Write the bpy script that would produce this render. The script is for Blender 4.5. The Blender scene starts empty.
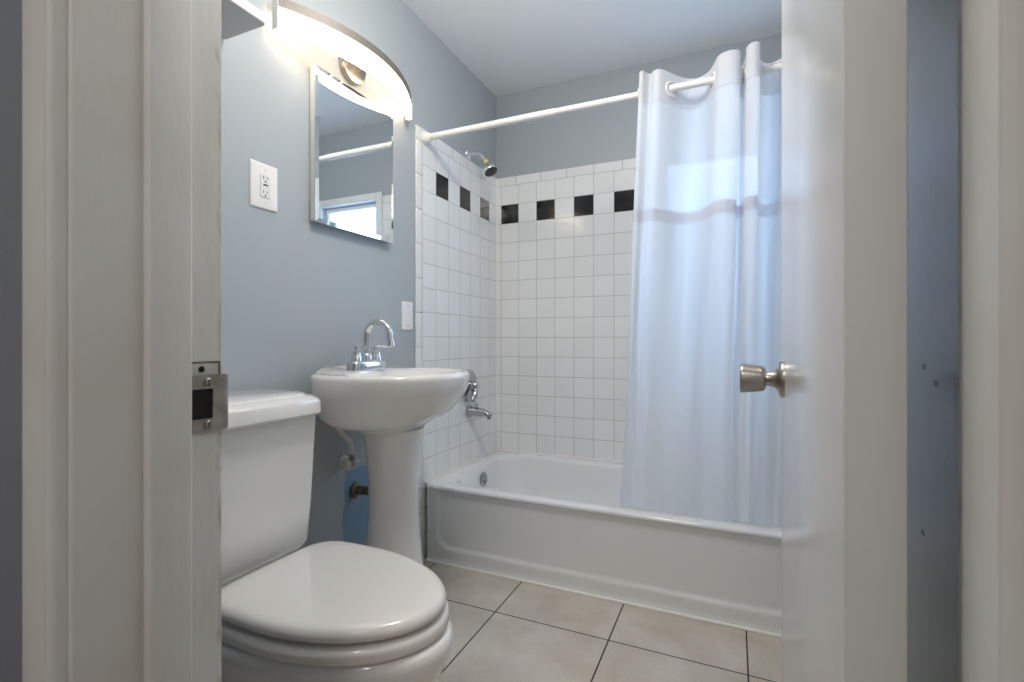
import bpy, bmesh, math, random
from mathutils import Vector, Matrix
random.seed(7)
PI = math.pi
SC = bpy.context.scene
COL = SC.collection

# ------------------------------------------------------------------ camera
cam_d = bpy.data.cameras.new('camera')
cam = bpy.data.objects.new('camera', cam_d)
COL.objects.link(cam)
cam.location = (1.2666, -2.5955, 0.972)
cam.rotation_euler = (PI / 2, 0, 0.4219)
cam_d.sensor_width = 36.0
cam_d.lens = 493.18 / 1024 * 36
cam_d.clip_start = 0.01
cam_d.dof.use_dof = True
cam_d.dof.focus_distance = 1.7
cam_d.dof.aperture_fstop = 9.0
SC.camera = cam

# ------------------------------------------------------------------ world, exposure, lights
SC.view_settings.view_transform = 'Standard'
SC.view_settings.look = 'None'
SC.view_settings.gamma = 1.0
SC.view_settings.use_curve_mapping = False
SC.view_settings.exposure = 0.0
SC.cycles.use_denoising = True
SC.cycles.max_bounces = 14
SC.cycles.diffuse_bounces = 8
SC.cycles.glossy_bounces = 6
SC.cycles.transparent_max_bounces = 12
SC.cycles.sample_clamp_indirect = 8.0
SC.cycles.caustics_reflective = False

w = bpy.data.worlds.new('world')
SC.world = w
w.use_nodes = True
bg = w.node_tree.nodes['Background']
bg.inputs['Color'].default_value = (0.60, 0.76, 1.0, 1)
bg.inputs['Strength'].default_value = 1.0

HALL_LAMP_W = 12.5        # the hallway's ceiling lamp
BATH_FILL_W = 26.0       # added fill light above the view, brightens the whole bathroom
VANITY_E = 7.0           # vanity diffuser emission
WINDOW_E = 5.0           # frosted window pane emission (daylight)
def area_lamp(name, loc, rot, size, watts, col):
    d = bpy.data.lights.new(name, 'AREA')
    d.shape = 'DISK'; d.size = size; d.energy = watts; d.color = col
    o = bpy.data.objects.new(name, d); COL.objects.link(o)
    o.location = loc; o.rotation_euler = rot
    return o
area_lamp('hallway_ceiling_lamp', (0.95, -3.35, 2.36), (0, 0, 0), 0.45, HALL_LAMP_W, (1.0, 0.97, 0.93))
bl = bpy.data.lights.new('bathroom_fill_light', 'POINT')  # added fill, not a fixture of the room
bl.energy = BATH_FILL_W; bl.color = (1.0, 0.96, 0.90); bl.shadow_soft_size = 0.12
blo = bpy.data.objects.new('bathroom_fill_light', bl); COL.objects.link(blo)
blo.location = (0.82, -1.56, 2.20)

# ------------------------------------------------------------------ materials
def new_mat(name):
    m = bpy.data.materials.new(name); m.use_nodes = True
    return m, m.node_tree.nodes, m.node_tree.links, m.node_tree.nodes['Principled BSDF']

def mat(name, col, rough=0.5, metal=0.0, bump=0.0, bscale=60.0, var=0.0, vscale=6.0, coat=0.0, spec=0.5, stretch=None, rvar=0.0):
    m, N, L, P = new_mat(name)
    P.inputs['Base Color'].default_value = (*col, 1)
    P.inputs['Roughness'].default_value = rough
    P.inputs['Metallic'].default_value = metal
    P.inputs['Coat Weight'].default_value = coat
    P.inputs['Coat Roughness'].default_value = 0.06
    P.inputs['Specular IOR Level'].default_value = spec
    tc = N.new('ShaderNodeTexCoord')
    src = tc.outputs['Object']
    if stretch:
        mp = N.new('ShaderNodeMapping'); mp.inputs['Scale'].default_value = stretch
        L.new(src, mp.inputs['Vector']); src = mp.outputs['Vector']
    if bump:
        n = N.new('ShaderNodeTexNoise'); n.inputs['Scale'].default_value = bscale; n.inputs['Detail'].default_value = 3
        b = N.new('ShaderNodeBump'); b.inputs['Strength'].default_value = bump; b.inputs['Distance'].default_value = 0.002
        L.new(src, n.inputs['Vector']); L.new(n.outputs['Fac'], b.inputs['Height']); L.new(b.outputs['Normal'], P.inputs['Normal'])
    n2 = N.new('ShaderNodeTexNoise'); n2.inputs['Scale'].default_value = vscale; n2.inputs['Detail'].default_value = 4
    L.new(src, n2.inputs['Vector'])
    if var:
        r = N.new('ShaderNodeMapRange'); r.inputs['From Min'].default_value = .3; r.inputs['From Max'].default_value = .7
        r.inputs['To Min'].default_value = 1 - var; r.inputs['To Max'].default_value = 1 + var
        mx = N.new('ShaderNodeVectorMath'); mx.operation = 'SCALE'
        mx.inputs[0].default_value = col
        L.new(n2.outputs['Fac'], r.inputs['Value']); L.new(r.outputs['Result'], mx.inputs['Scale'])
        L.new(mx.outputs['Vector'], P.inputs['Base Color'])
    if rvar:
        r = N.new('ShaderNodeMapRange'); r.inputs['To Min'].default_value = max(0, rough - rvar); r.inputs['To Max'].default_value = rough + rvar
        L.new(n2.outputs['Fac'], r.inputs['Value']); L.new(r.outputs['Result'], P.inputs['Roughness'])
    return m

def math_node(N, L, op, a, b=None):
    n = N.new('ShaderNodeMath'); n.operation = op
    for i, v in enumerate((a, b)):
        if v is None: continue
        if isinstance(v, (int, float)): n.inputs[i].default_value = v
        else: L.new(v, n.inputs[i])
    return n.outputs[0]

PITCH = 0.1095
TUB_H = 0.335
def tile_mat(name, axis, offset, sign, half_axis_limit=None):
    """4 1/4 inch square glazed white tiles, every other tile of row 12 black; axis 0 = x, 1 = y along the wall."""
    m, N, L, P = new_mat(name)
    geo = N.new('ShaderNodeNewGeometry'); sx = N.new('ShaderNodeSeparateXYZ'); L.new(geo.outputs['Position'], sx.inputs[0])
    a = math_node(N, L, 'MULTIPLY', sx.outputs[axis], sign)
    a = math_node(N, L, 'DIVIDE', math_node(N, L, 'SUBTRACT', a, offset), PITCH)
    zz = math_node(N, L, 'DIVIDE', math_node(N, L, 'SUBTRACT', sx.outputs[2], TUB_H), PITCH)
    top = math_node(N, L, 'GREATER_THAN', zz, 14.0)
    # the bullnose row on top: 6 inch pieces, no horizontal joint
    a6 = math_node(N, L, 'DIVIDE', math_node(N, L, 'ADD', math_node(N, L, 'MULTIPLY', a, PITCH), 0.06), 0.1524)
    u = math_node(N, L, 'ADD', math_node(N, L, 'MULTIPLY', a, math_node(N, L, 'SUBTRACT', 1.0, top)), math_node(N, L, 'MULTIPLY', a6, top))
    zt = math_node(N, L, 'MINIMUM', zz, 14.45)
    def edge(v, wd):
        f = math_node(N, L, 'FRACT', v)
        d = math_node(N, L, 'MINIMUM', f, math_node(N, L, 'SUBTRACT', 1.0, f))
        mr = N.new('ShaderNodeMapRange'); mr.interpolation_type = 'SMOOTHSTEP'
        mr.inputs['From Min'].default_value = wd * .55; mr.inputs['From Max'].default_value = wd * 1.6
        L.new(d, mr.inputs['Value'])
        return mr.outputs['Result']
    e = math_node(N, L, 'MINIMUM', edge(u, 0.011), edge(zt, 0.011))
    row = math_node(N, L, 'COMPARE', math_node(N, L, 'FLOOR', zz), 12.0)
    row.node.inputs[2].default_value = .1
    col = math_node(N, L, 'MODULO', math_node(N, L, 'ADD', math_node(N, L, 'FLOOR', a), 20.0), 2.0)
    colm = math_node(N, L, 'LESS_THAN', col, 0.5)
    inside = math_node(N, L, 'GREATER_THAN', a, 0.0)
    lim = math_node(N, L, 'LESS_THAN', a, half_axis_limit if half_axis_limit else 99.0)
    blk = math_node(N, L, 'MULTIPLY', math_node(N, L, 'MULTIPLY', row, colm), math_node(N, L, 'MULTIPLY', inside, lim))
    # slight tone from tile to tile
    cell = N.new('ShaderNodeCombineXYZ'); L.new(math_node(N, L, 'FLOOR', u), cell.inputs[0]); L.new(math_node(N, L, 'FLOOR', zt), cell.inputs[1])
    wn = N.new('ShaderNodeTexWhiteNoise'); L.new(cell.outputs[0], wn.inputs['Vector'])
    tone = N.new('ShaderNodeMixRGB'); tone.inputs[1].default_value = (.78, .78, .765, 1); tone.inputs[2].default_value = (.82, .82, .81, 1)
    L.new(wn.outputs['Value'], tone.inputs[0])
    m1 = N.new('ShaderNodeMixRGB'); L.new(blk, m1.inputs[0]); L.new(tone.outputs[0], m1.inputs[1]); m1.inputs[2].default_value = (.006, .006, .007, 1)
    m2 = N.new('ShaderNodeMixRGB'); L.new(e, m2.inputs[0]); m2.inputs[1].default_value = (.40, .39, .375, 1); L.new(m1.outputs[0], m2.inputs[2])
    L.new(m2.outputs[0], P.inputs['Base Color'])
    rr = N.new('ShaderNodeMapRange'); L.new(e, rr.inputs['Value']); rr.inputs['To Min'].default_value = .7; rr.inputs['To Max'].default_value = .12
    L.new(rr.outputs['Result'], P.inputs['Roughness'])
    nz = N.new('ShaderNodeTexNoise'); nz.inputs['Scale'].default_value = 9; L.new(geo.outputs['Position'], nz.inputs['Vector'])
    h = math_node(N, L, 'ADD', math_node(N, L, 'MULTIPLY', e, 1.0), math_node(N, L, 'MULTIPLY', nz.outputs['Fac'], .5))
    b = N.new('ShaderNodeBump'); b.inputs['Strength'].default_value = .35; b.inputs['Distance'].default_value = .0015
    L.new(h, b.inputs['Height']); L.new(b.outputs['Normal'], P.inputs['Normal'])
    return m

def floor_mat():
    m, N, L, P = new_mat('floor_tile')
    geo = N.new('ShaderNodeNewGeometry'); sx = N.new('ShaderNodeSeparateXYZ'); L.new(geo.outputs['Position'], sx.inputs[0])
    a = math_node(N, L, 'DIVIDE', math_node(N, L, 'SUBTRACT', sx.outputs[0], 0.0775), .4095)
    b = math_node(N, L, 'DIVIDE', math_node(N, L, 'ADD', sx.outputs[1], 1.006), .4095)
    def edge(v, wd):
        f = math_node(N, L, 'FRACT', v)
        d = math_node(N, L, 'MINIMUM', f, math_node(N, L, 'SUBTRACT', 1.0, f))
        mr = N.new('ShaderNodeMapRange'); mr.interpolation_type = 'SMOOTHSTEP'
        mr.inputs['From Min'].default_value = wd * .7; mr.inputs['From Max'].default_value = wd * 1.2
        L.new(d, mr.inputs['Value']); return mr.outputs['Result']
    e = math_node(N, L, 'MINIMUM', edge(a, .0062), edge(b, .0062))
    n1 = N.new('ShaderNodeTexNoise'); n1.inputs['Scale'].default_value = 7; n1.inputs['Detail'].default_value = 6; L.new(geo.outputs['Position'], n1.inputs['Vector'])
    n2 = N.new('ShaderNodeTexNoise'); n2.inputs['Scale'].default_value = 220; n2.inputs['Detail'].default_value = 3; L.new(geo.outputs['Position'], n2.inputs['Vector'])
    f = math_node(N, L, 'ADD', math_node(N, L, 'MULTIPLY', n1.outputs['Fac'], .6), math_node(N, L, 'MULTIPLY', n2.outputs['Fac'], .4))
    cr = N.new('ShaderNodeValToRGB'); cr.color_ramp.elements[0].position = .35; cr.color_ramp.elements[1].position = .65
    cr.color_ramp.elements[0].color = (.455, .41, .345, 1); cr.color_ramp.elements[1].color = (.63, .59, .525, 1)
    L.new(f, cr.inputs[0])
    m2 = N.new('ShaderNodeMixRGB'); L.new(e, m2.inputs[0]); m2.inputs[1].default_value = (.045, .036, .03, 1); L.new(cr.outputs[0], m2.inputs[2])
    L.new(m2.outputs[0], P.inputs['Base Color'])
    rr = N.new('ShaderNodeMapRange'); L.new(e, rr.inputs['Value']); rr.inputs['To Min'].default_value = .85; rr.inputs['To Max'].default_value = .42
    L.new(rr.outputs['Result'], P.inputs['Roughness'])
    bp = N.new('ShaderNodeBump'); bp.inputs['Strength'].default_value = .3; bp.inputs['Distance'].default_value = .002
    L.new(math_node(N, L, 'ADD', e, math_node(N, L, 'MULTIPLY', n2.outputs['Fac'], .15)), bp.inputs['Height']); L.new(bp.outputs['Normal'], P.inputs['Normal'])
    return m

def emit_mat(name, col, strength):
    m, N, L, P = new_mat(name)
    P.inputs['Base Color'].default_value = (.8, .8, .8, 1)
    P.inputs['Emission Color'].default_value = (*col, 1)
    P.inputs['Emission Strength'].default_value = strength
    P.inputs['Roughness'].default_value = .4
    return m

def fabric_mat(name, col, transl, transp, weave=900):
    m, N, L, P = new_mat(name)
    N.remove(P)
    out = N['Material Output']
    d = N.new('ShaderNodeBsdfDiffuse'); d.inputs['Color'].default_value = (*col, 1)
    t = N.new('ShaderNodeBsdfTranslucent'); t.inputs['Color'].default_value = (*col, 1)
    mx = N.new('ShaderNodeMixShader'); mx.inputs[0].default_value = transl
    L.new(d.outputs[0], mx.inputs[1]); L.new(t.outputs[0], mx.inputs[2])
    tc = N.new('ShaderNodeTexCoord')
    n = N.new('ShaderNodeTexNoise'); n.inputs['Scale'].default_value = 14; n.inputs['Detail'].default_value = 3
    mp = N.new('ShaderNodeMapping'); mp.inputs['Scale'].default_value = (1, 1, .25)
    L.new(tc.outputs['Object'], mp.inputs['Vector']); L.new(mp.outputs['Vector'], n.inputs['Vector'])
    b = N.new('ShaderNodeBump'); b.inputs['Strength'].default_value = .25; b.inputs['Distance'].default_value = .006
    L.new(n.outputs['Fac'], b.inputs['Height']); L.new(b.outputs['Normal'], d.inputs['Normal'])
    if transp > 0:
        tr = N.new('ShaderNodeBsdfTransparent')
        m2 = N.new('ShaderNodeMixShader'); m2.inputs[0].default_value = transp
        L.new(mx.outputs[0], m2.inputs[1]); L.new(tr.outputs[0], m2.inputs[2]); L.new(m2.outputs[0], out.inputs['Surface'])
    else:
        L.new(mx.outputs[0], out.inputs['Surface'])
    return m

def frame_paint(name, col):
    """old glossy white trim paint: thick brushed coats, drips, a few chips"""
    m, N, L, P = new_mat(name)
    tc = N.new('ShaderNodeTexCoord')
    P.inputs['Roughness'].default_value = .38
    n = N.new('ShaderNodeTexNoise'); n.inputs['Scale'].default_value = 1; n.inputs['Detail'].default_value = 4
    mp = N.new('ShaderNodeMapping'); mp.inputs['Scale'].default_value = (120, 120, 26); L.new(tc.outputs['Object'], mp.inputs['Vector']); L.new(mp.outputs[0], n.inputs['Vector'])
    v = N.new('ShaderNodeTexVoronoi'); v.inputs['Scale'].default_value = 38; L.new(tc.outputs['Object'], v.inputs['Vector'])
    chip = N.new('ShaderNodeMapRange'); chip.inputs['From Min'].default_value = .045; chip.inputs['From Max'].default_value = .075; L.new(v.outputs['Distance'], chip.inputs['Value'])
    wn = math_node(N, L, 'GREATER_THAN', v.outputs['Color'], .86)
    chip2 = math_node(N, L, 'MAXIMUM', chip.outputs[0], math_node(N, L, 'SUBTRACT', 1.0, wn))
    n3 = N.new('ShaderNodeTexNoise'); n3.inputs['Scale'].default_value = 7; n3.inputs['Detail'].default_value = 5; L.new(tc.outputs['Object'], n3.inputs['Vector'])
    cr = N.new('ShaderNodeMixRGB'); cr.inputs[1].default_value = (col[0] * .94, col[1] * .925, col[2] * .90, 1); cr.inputs[2].default_value = (*col, 1)
    mr = N.new('ShaderNodeMapRange'); mr.inputs['From Min'].default_value = .35; mr.inputs['From Max'].default_value = .6; L.new(n3.outputs['Fac'], mr.inputs['Value'])
    L.new(mr.outputs[0], cr.inputs[0])
    c2 = N.new('ShaderNodeMixRGB'); L.new(chip2, c2.inputs[0]); c2.inputs[1].default_value = (.36, .33, .29, 1); L.new(cr.outputs[0], c2.inputs[2])
    geo = N.new('ShaderNodeNewGeometry'); sx = N.new('ShaderNodeSeparateXYZ'); L.new(geo.outputs['Position'], sx.inputs[0])
    n4 = N.new('ShaderNodeTexNoise'); n4.inputs['Scale'].default_value = 1; n4.inputs['Detail'].default_value = 6
    mp4 = N.new('ShaderNodeMapping'); mp4.inputs['Scale'].default_value = (90, 90, 22); L.new(geo.outputs['Position'], mp4.inputs['Vector']); L.new(mp4.outputs[0], n4.inputs['Vector'])
    near = N.new('ShaderNodeMapRange'); near.inputs['From Min'].default_value = -2.222; near.inputs['From Max'].default_value = -2.2045
    near.inputs['To Min'].default_value = -.25; near.inputs['To Max'].default_value = .10; L.new(sx.outputs[1], near.inputs['Value'])
    wear = N.new('ShaderNodeMapRange'); wear.inputs['From Min'].default_value = .52; wear.inputs['From Max'].default_value = .68
    L.new(math_node(N, L, 'ADD', n4.outputs['Fac'], near.outputs[0]), wear.inputs['Value'])
    c3 = N.new('ShaderNodeMixRGB'); L.new(math_node(N, L, 'MULTIPLY', wear.outputs[0], .55), c3.inputs[0]); L.new(c2.outputs[0], c3.inputs[1]); c3.inputs[2].default_value = (.33, .23, .18, 1)
    L.new(c3.outputs[0], P.inputs['Base Color'])
    b = N.new('ShaderNodeBump'); b.inputs['Strength'].default_value = .35; b.inputs['Distance'].default_value = .0012
    L.new(math_node(N, L, 'ADD', n.outputs['Fac'], math_node(N, L, 'MULTIPLY', chip2, .8)), b.inputs['Height']); L.new(b.outputs['Normal'], P.inputs['Normal'])
    return m

def blue_patch_wall():
    """grey wall paint with an unpainted strip of the old blue paint behind the pedestal"""
    m = mat('left_wall_paint', WALL, .42, bump=.22, bscale=160)
    N, L = m.node_tree.nodes, m.node_tree.links
    P = N['Principled BSDF']
    geo = N.new('ShaderNodeNewGeometry'); sx = N.new('ShaderNodeSeparateXYZ'); L.new(geo.outputs['Position'], sx.inputs[0])
    nz = N.new('ShaderNodeTexNoise'); nz.inputs['Scale'].default_value = 11; L.new(geo.outputs['Position'], nz.inputs['Vector'])
    yy = math_node(N, L, 'ADD', sx.outputs[1], math_node(N, L, 'MULTIPLY', math_node(N, L, 'SUBTRACT', nz.outputs['Fac'], .5), .10))
    k = math_node(N, L, 'MULTIPLY', math_node(N, L, 'GREATER_THAN', yy, -1.235), math_node(N, L, 'LESS_THAN', yy, -1.03))
    k = math_node(N, L, 'MULTIPLY', k, math_node(N, L, 'LESS_THAN', sx.outputs[2], .505))
    mx = N.new('ShaderNodeMixRGB'); L.new(k, mx.inputs[0]); mx.inputs[1].default_value = (*WALL, 1); mx.inputs[2].default_value = (.20, .31, .42, 1)
    L.new(mx.outputs[0], P.inputs['Base Color'])
    return m

WALL = (.385, .42, .44)
M = {}
def marked_wall():
    """right wall paint with three dark knocks at door handle height"""
    m = mat('grey_blue_gloss_paint', WALL, .33, bump=.25, bscale=120)
    N, L = m.node_tree.nodes, m.node_tree.links
    P = N['Principled BSDF']
    geo = N.new('ShaderNodeNewGeometry')
    acc = None
    for p in ((1.524, -1.680, 0.934), (1.524, -1.727, 0.913), (1.524, -1.676, 0.687)):
        v = N.new('ShaderNodeVectorMath'); v.operation = 'SUBTRACT'; L.new(geo.outputs['Position'], v.inputs[0]); v.inputs[1].default_value = p
        v2 = N.new('ShaderNodeVectorMath'); v2.operation = 'MULTIPLY'; L.new(v.outputs[0], v2.inputs[0]); v2.inputs[1].default_value = (1, .5, 1)
        v3 = N.new('ShaderNodeVectorMath'); v3.operation = 'LENGTH'; L.new(v2.outputs[0], v3.inputs[0])
        k = math_node(N, L, 'LESS_THAN', v3.outputs['Value'], .0045)
        acc = k if acc is None else math_node(N, L, 'MAXIMUM', acc, k)
    mx = N.new('ShaderNodeMixRGB'); L.new(acc, mx.inputs[0]); mx.inputs[1].default_value = (*WALL, 1); mx.inputs[2].default_value = (.03, .035, .04, 1)
    L.new(mx.outputs[0], P.inputs['Base Color'])
    return m
M['wall'] = mat('grey_blue_wall_paint', WALL, .42, bump=.22, bscale=160)
M['wall_gloss'] = marked_wall()
M['wall_left'] = blue_patch_wall()
M['hall_wall'] = mat('hall_wall_paint', (.20, .215, .25), .5, bump=.2, bscale=160)
M['ceiling'] = mat('ceiling_paint', (.84, .85, .85), .6, bump=.12, bscale=120)
M['floor'] = floor_mat()
M['hall_floor'] = mat('hall_floor_wood', (.25, .17, .11), .4, var=.25, stretch=(1, 8, 1))
M['tile_back'] = tile_mat('back_wall_tile', 0, 0.036, 1.0)
M['tile_left'] = tile_mat('left_wall_tile', 1, 0.102, -1.0)
M['trim_tile'] = mat('bullnose_tile', (.79, .78, .76), .14, bump=.1, bscale=9, coat=.2)
M['caulk'] = mat('white_caulk', (.80, .78, .74), .5, bump=.2, bscale=40)
M['enamel'] = mat('tub_enamel', (.76, .765, .765), .13, bump=.06, bscale=7, coat=.3)
M['ceramic'] = mat('vitreous_china', (.79, .775, .745), .08, bump=.03, bscale=6, coat=.4)
M['seat'] = mat('painted_seat_gloss', (.76, .735, .70), .16, bump=.03, bscale=8, coat=.3)
M['frame'] = frame_paint('old_white_trim_paint', (.68, .68, .66))
M['door'] = mat('white_door_gloss_paint', (.70, .70, .70), .19, bump=.06, bscale=30)
M['chrome'] = mat('chrome', (.78, .79, .80), .07, 1.0, rvar=.02)
M['chrome_dark'] = mat('dark_reflection_chrome', (.46, .47, .49), .12, 1.0, rvar=.03)  # base colour darkened to stand in for dark reflections on spout and valve
M['dullchrome'] = mat('worn_chrome', (.42, .43, .44), .22, 1.0, var=.15, vscale=30)
M['nickel'] = mat('brushed_nickel', (.42, .385, .345), .3, 1.0, stretch=(4, 4, 40), bump=.05)
M['band'] = mat('dark_brushed_nickel', (.24, .22, .20), .6, .7, bump=.05)
M['steel'] = mat('scratched_steel', (.36, .33, .30), .42, 1.0, var=.2, vscale=60, bump=.1, bscale=200)
M['darkhole'] = mat('dark_hollow', (.012, .010, .010), .9)
M['plastic'] = mat('white_plastic', (.80, .79, .77), .3)
M['plastic2'] = mat('white_device_plastic', (.74, .73, .71), .35)
M['slot'] = mat('dark_slot', (.02, .02, .02), .6)
M['red'] = mat('red_plastic', (.45, .03, .04), .5)
M['rod'] = mat('white_rod_enamel', (.82, .815, .80), .25, bump=.03)
M['mirror'] = mat('mirror_silver', (.86, .90, .91), .015, 1.0)
M['cabinet'] = mat('cabinet_white_enamel', (.78, .77, .74), .25)
M['shelf'] = mat('shelf_white_paint', (.62, .61, .59), .4, bump=.1)
M['rubber'] = mat('dark_nozzle_rubber', (.035, .036, .04), .45)
M['yellow'] = mat('yellow_tape', (.62, .60, .16), .45)
M['braid'] = mat('grey_braided_hose', (.74, .73, .70), .4, bump=.6, bscale=500)
M['dirty'] = mat('painted_valve_grey', (.66, .64, .60), .45, bump=.5, bscale=120, var=.25, vscale=40)
M['rust'] = mat('tarnished_pipe', (.20, .16, .12), .5, .6, bump=.5, bscale=120, var=.4, vscale=50)
M['hem'] = fabric_mat('thick_hem_fabric', (.86, .85, .87), .16, 0)
M['header'] = fabric_mat('opaque_white_fabric', (.86, .86, .87), .2, 0)
M['sheer'] = fabric_mat('sheer_white_voile', (.93, .94, .95), .66, .05)
M['lower'] = fabric_mat('white_curtain_fabric', (.92, .925, .935), .6, 0)
M['window_frame'] = mat('window_white_paint', (.80, .80, .78), .35, bump=.1)
M['pane'] = emit_mat('frosted_daylit_glass', (.36, .60, 1.0), WINDOW_E)
M['diffuser'] = emit_mat('lit_frosted_diffuser', (1.0, .80, .58), VANITY_E)

# ------------------------------------------------------------------ mesh helpers
def obj(name, bm, material, parent=None, smooth=40, props=None):
    me = bpy.data.meshes.new(name)
    bmesh.ops.recalc_face_normals(bm, faces=bm.faces[:])
    bm.to_mesh(me); bm.free()
    if isinstance(material, (list, tuple)):
        for mm in material: me.materials.append(mm)
    else:
        me.materials.append(material)
    if smooth:
        me.shade_smooth()
        me.set_sharp_from_angle(angle=math.radians(smooth))
    o = bpy.data.objects.new(name, me); COL.objects.link(o)
    if parent: o.parent = parent
    return o

def thing(name, label, cat, loc=(0, 0, 0), group=None):
    o = bpy.data.objects.new(name, None); COL.objects.link(o)
    o.empty_display_size = .05
    o.location = loc; o['label'] = label; o['category'] = cat
    if group: o['group'] = group
    return o

def struct(o, label=None):
    o['kind'] = 'structure'
    if label: o['label'] = label
    return o

def box(bm, x0, x1, y0, y1, z0, z1, bevel=0, seg=2, mi=0):
    r = bmesh.ops.create_cube(bm, size=1)
    vs = r['verts']
    for v in vs:
        v.co = Vector(((x0 + x1) / 2 + v.co.x * (x1 - x0), (y0 + y1) / 2 + v.co.y * (y1 - y0), (z0 + z1) / 2 + v.co.z * (z1 - z0)))
    fs = set(f for v in vs for f in v.link_faces)
    for f in fs: f.material_index = mi
    if bevel:
        es = list(set(e for v in vs for e in v.link_edges))
        bmesh.ops.bevel(bm, geom=es, offset=bevel, segments=seg, affect='EDGES', profile=.5)
    return bm

def boxbm(*a, **k):
    return box(bmesh.new(), *a, **k)

def loft(bm, rings, cap0=True, cap1=True, mi=0, closed=True):
    vr = [[bm.verts.new(p) for p in r] for r in rings]
    n = len(rings[0])
    for i in range(len(vr) - 1):
        for j in range(n if closed else n - 1):
            f = bm.faces.new((vr[i][j], vr[i][(j + 1) % n], vr[i + 1][(j + 1) % n], vr[i + 1][j])); f.material_index = mi
    if cap0: bm.faces.new(vr[0]).material_index = mi
    if cap1: bm.faces.new(vr[-1]).material_index = mi
    return bm

def catmull(pts, n):
    pts = [Vector(p) for p in pts]
    out = []
    for i in range(len(pts) - 1):
        p0 = pts[max(i - 1, 0)]; p1 = pts[i]; p2 = pts[i + 1]; p3 = pts[min(i + 2, len(pts) - 1)]
        for k in range(n):
            t = k / n
            out.append(.5 * ((2 * p1) + (p2 - p0) * t + (2 * p0 - 5 * p1 + 4 * p2 - p3) * t * t + (3 * p1 - p0 - 3 * p2 + p3) * t ** 3))
    out.append(pts[-1])
    return out

def tube(bm, pts, r, seg=16, mi=0):
    pts = [Vector(p) for p in pts]
    rr = r if isinstance(r, (list, tuple)) else [r] * len(pts)
    t = (pts[1] - pts[0]).normalized()
    up = Vector((0, 0, 1)) if abs(t.z) < .9 else Vector((1, 0, 0))
    nrm = (up - t * up.dot(t)).normalized()
    rings = []
    for i, p in enumerate(pts):
        if i == 0: t = pts[1] - pts[0]
        elif i == len(pts) - 1: t = pts[-1] - pts[-2]
        else: t = pts[i + 1] - pts[i - 1]
        t = t.normalized()
        nrm = (nrm - t * nrm.dot(t)).normalized()
        b = t.cross(nrm)
        rings.append([p + (nrm * math.cos(2 * PI * k / seg) + b * math.sin(2 * PI * k / seg)) * rr[i] for k in range(seg)])
    return loft(bm, rings, mi=mi)

def lathe(bm, profile, origin, axis, seg=32, mi=0):
    """profile: (radius, distance along axis)"""
    ax = Vector(axis).normalized()
    up = Vector((0, 0, 1)) if abs(ax.z) < .9 else Vector((1, 0, 0))
    u = (up - ax * up.dot(ax)).normalized(); v = ax.cross(u)
    o = Vector(origin)
    rings = [[o + ax * d + (u * math.cos(2 * PI * k / seg) + v * math.sin(2 * PI * k / seg)) * max(r, 1e-4) for k in range(seg)] for r, d in profile]
    return loft(bm, rings, mi=mi)

def rrect(cx, cy, hx, hy, r, n=8):
    """rounded rectangle outline (2-D)"""
    r = min(r, hx, hy)
    pts = []
    for (sx, sy, a0) in ((1, 1, 0), (-1, 1, PI / 2), (-1, -1, PI), (1, -1, 1.5 * PI)):
        for k in range(n + 1):
            a = a0 + PI / 2 * k / n
            pts.append((cx + sx * (hx - r) + r * math.cos(a), cy + sy * (hy - r) + r * math.sin(a)))
    return pts

def smooth01(t):
    t = min(1, max(0, t)); return t * t * (3 - 2 * t)

# ------------------------------------------------------------------ layout
YB = -2.2045            # bathroom face of the door wall
YH = -2.3505            # hall face of the door wall
XL = 0.7165             # latch jamb face
XR = 1.3926             # hinge jamb face
XW = 1.524              # right wall
CEIL = 2.40
HEAD = 2.04
WX0, WX1, WZ0, WZ1 = 0.93, 1.405, 1.02, 1.895      # window opening in the back wall

# ------------------------------------------------------------------ room shell
struct(obj('floor', boxbm(-.1, XW + .1, YH + .03, .1, -.1, 0), M['floor'], smooth=0))
struct(obj('floor_hall', boxbm(-1.0, 2.8, -4.1, YH + .03, -.1, 0), M['hall_floor'], smooth=0))
struct(obj('ceiling', boxbm(-.1, XW + .1, YB, .1, CEIL, CEIL + .1), M['ceiling'], smooth=0))
struct(obj('ceiling_hall', boxbm(-1.0, 2.8, -4.1, YB, CEIL, CEIL + .1), M['ceiling'], smooth=0))
struct(obj('wall_left', boxbm(-.1, 0, YB, .1, 0, CEIL), M['wall_left'], smooth=0))
struct(obj('wall_right', boxbm(XW, XW + .1, YB, .1, 0, CEIL), M['wall_gloss'], smooth=0))
bm = bmesh.new()
box(bm, 0, WX0, 0, .1, 0, CEIL); box(bm, WX1, XW, 0, .1, 0, CEIL)
box(bm, WX0, WX1, 0, .1, 0, WZ0); box(bm, WX0, WX1, 0, .1, WZ1, CEIL)
struct(obj('wall_back', bm, M['wall'], smooth=0))
bm = bmesh.new()
J = .02
box(bm, -1.0, XL - J, YH, YB, 0, CEIL, mi=0); box(bm, XR + J, 2.8, YH, YB, 0, CEIL); box(bm, XL - J, XR + J, YH, YB, HEAD + J, CEIL)
struct(obj('wall_front', bm, M['hall_wall'], smooth=0))
struct(obj('wall_hall_back', boxbm(-1.0, 2.8, -4.2, -4.1, 0, CEIL), M['ceiling'], smooth=0))
struct(obj('wall_hall_left', boxbm(-1.1, -1.0, -4.1, YB, 0, CEIL), M['ceiling'], smooth=0))
struct(obj('wall_hall_right', boxbm(2.8, 2.9, -4.1, YB, 0, CEIL), M['ceiling'], smooth=0))

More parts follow.
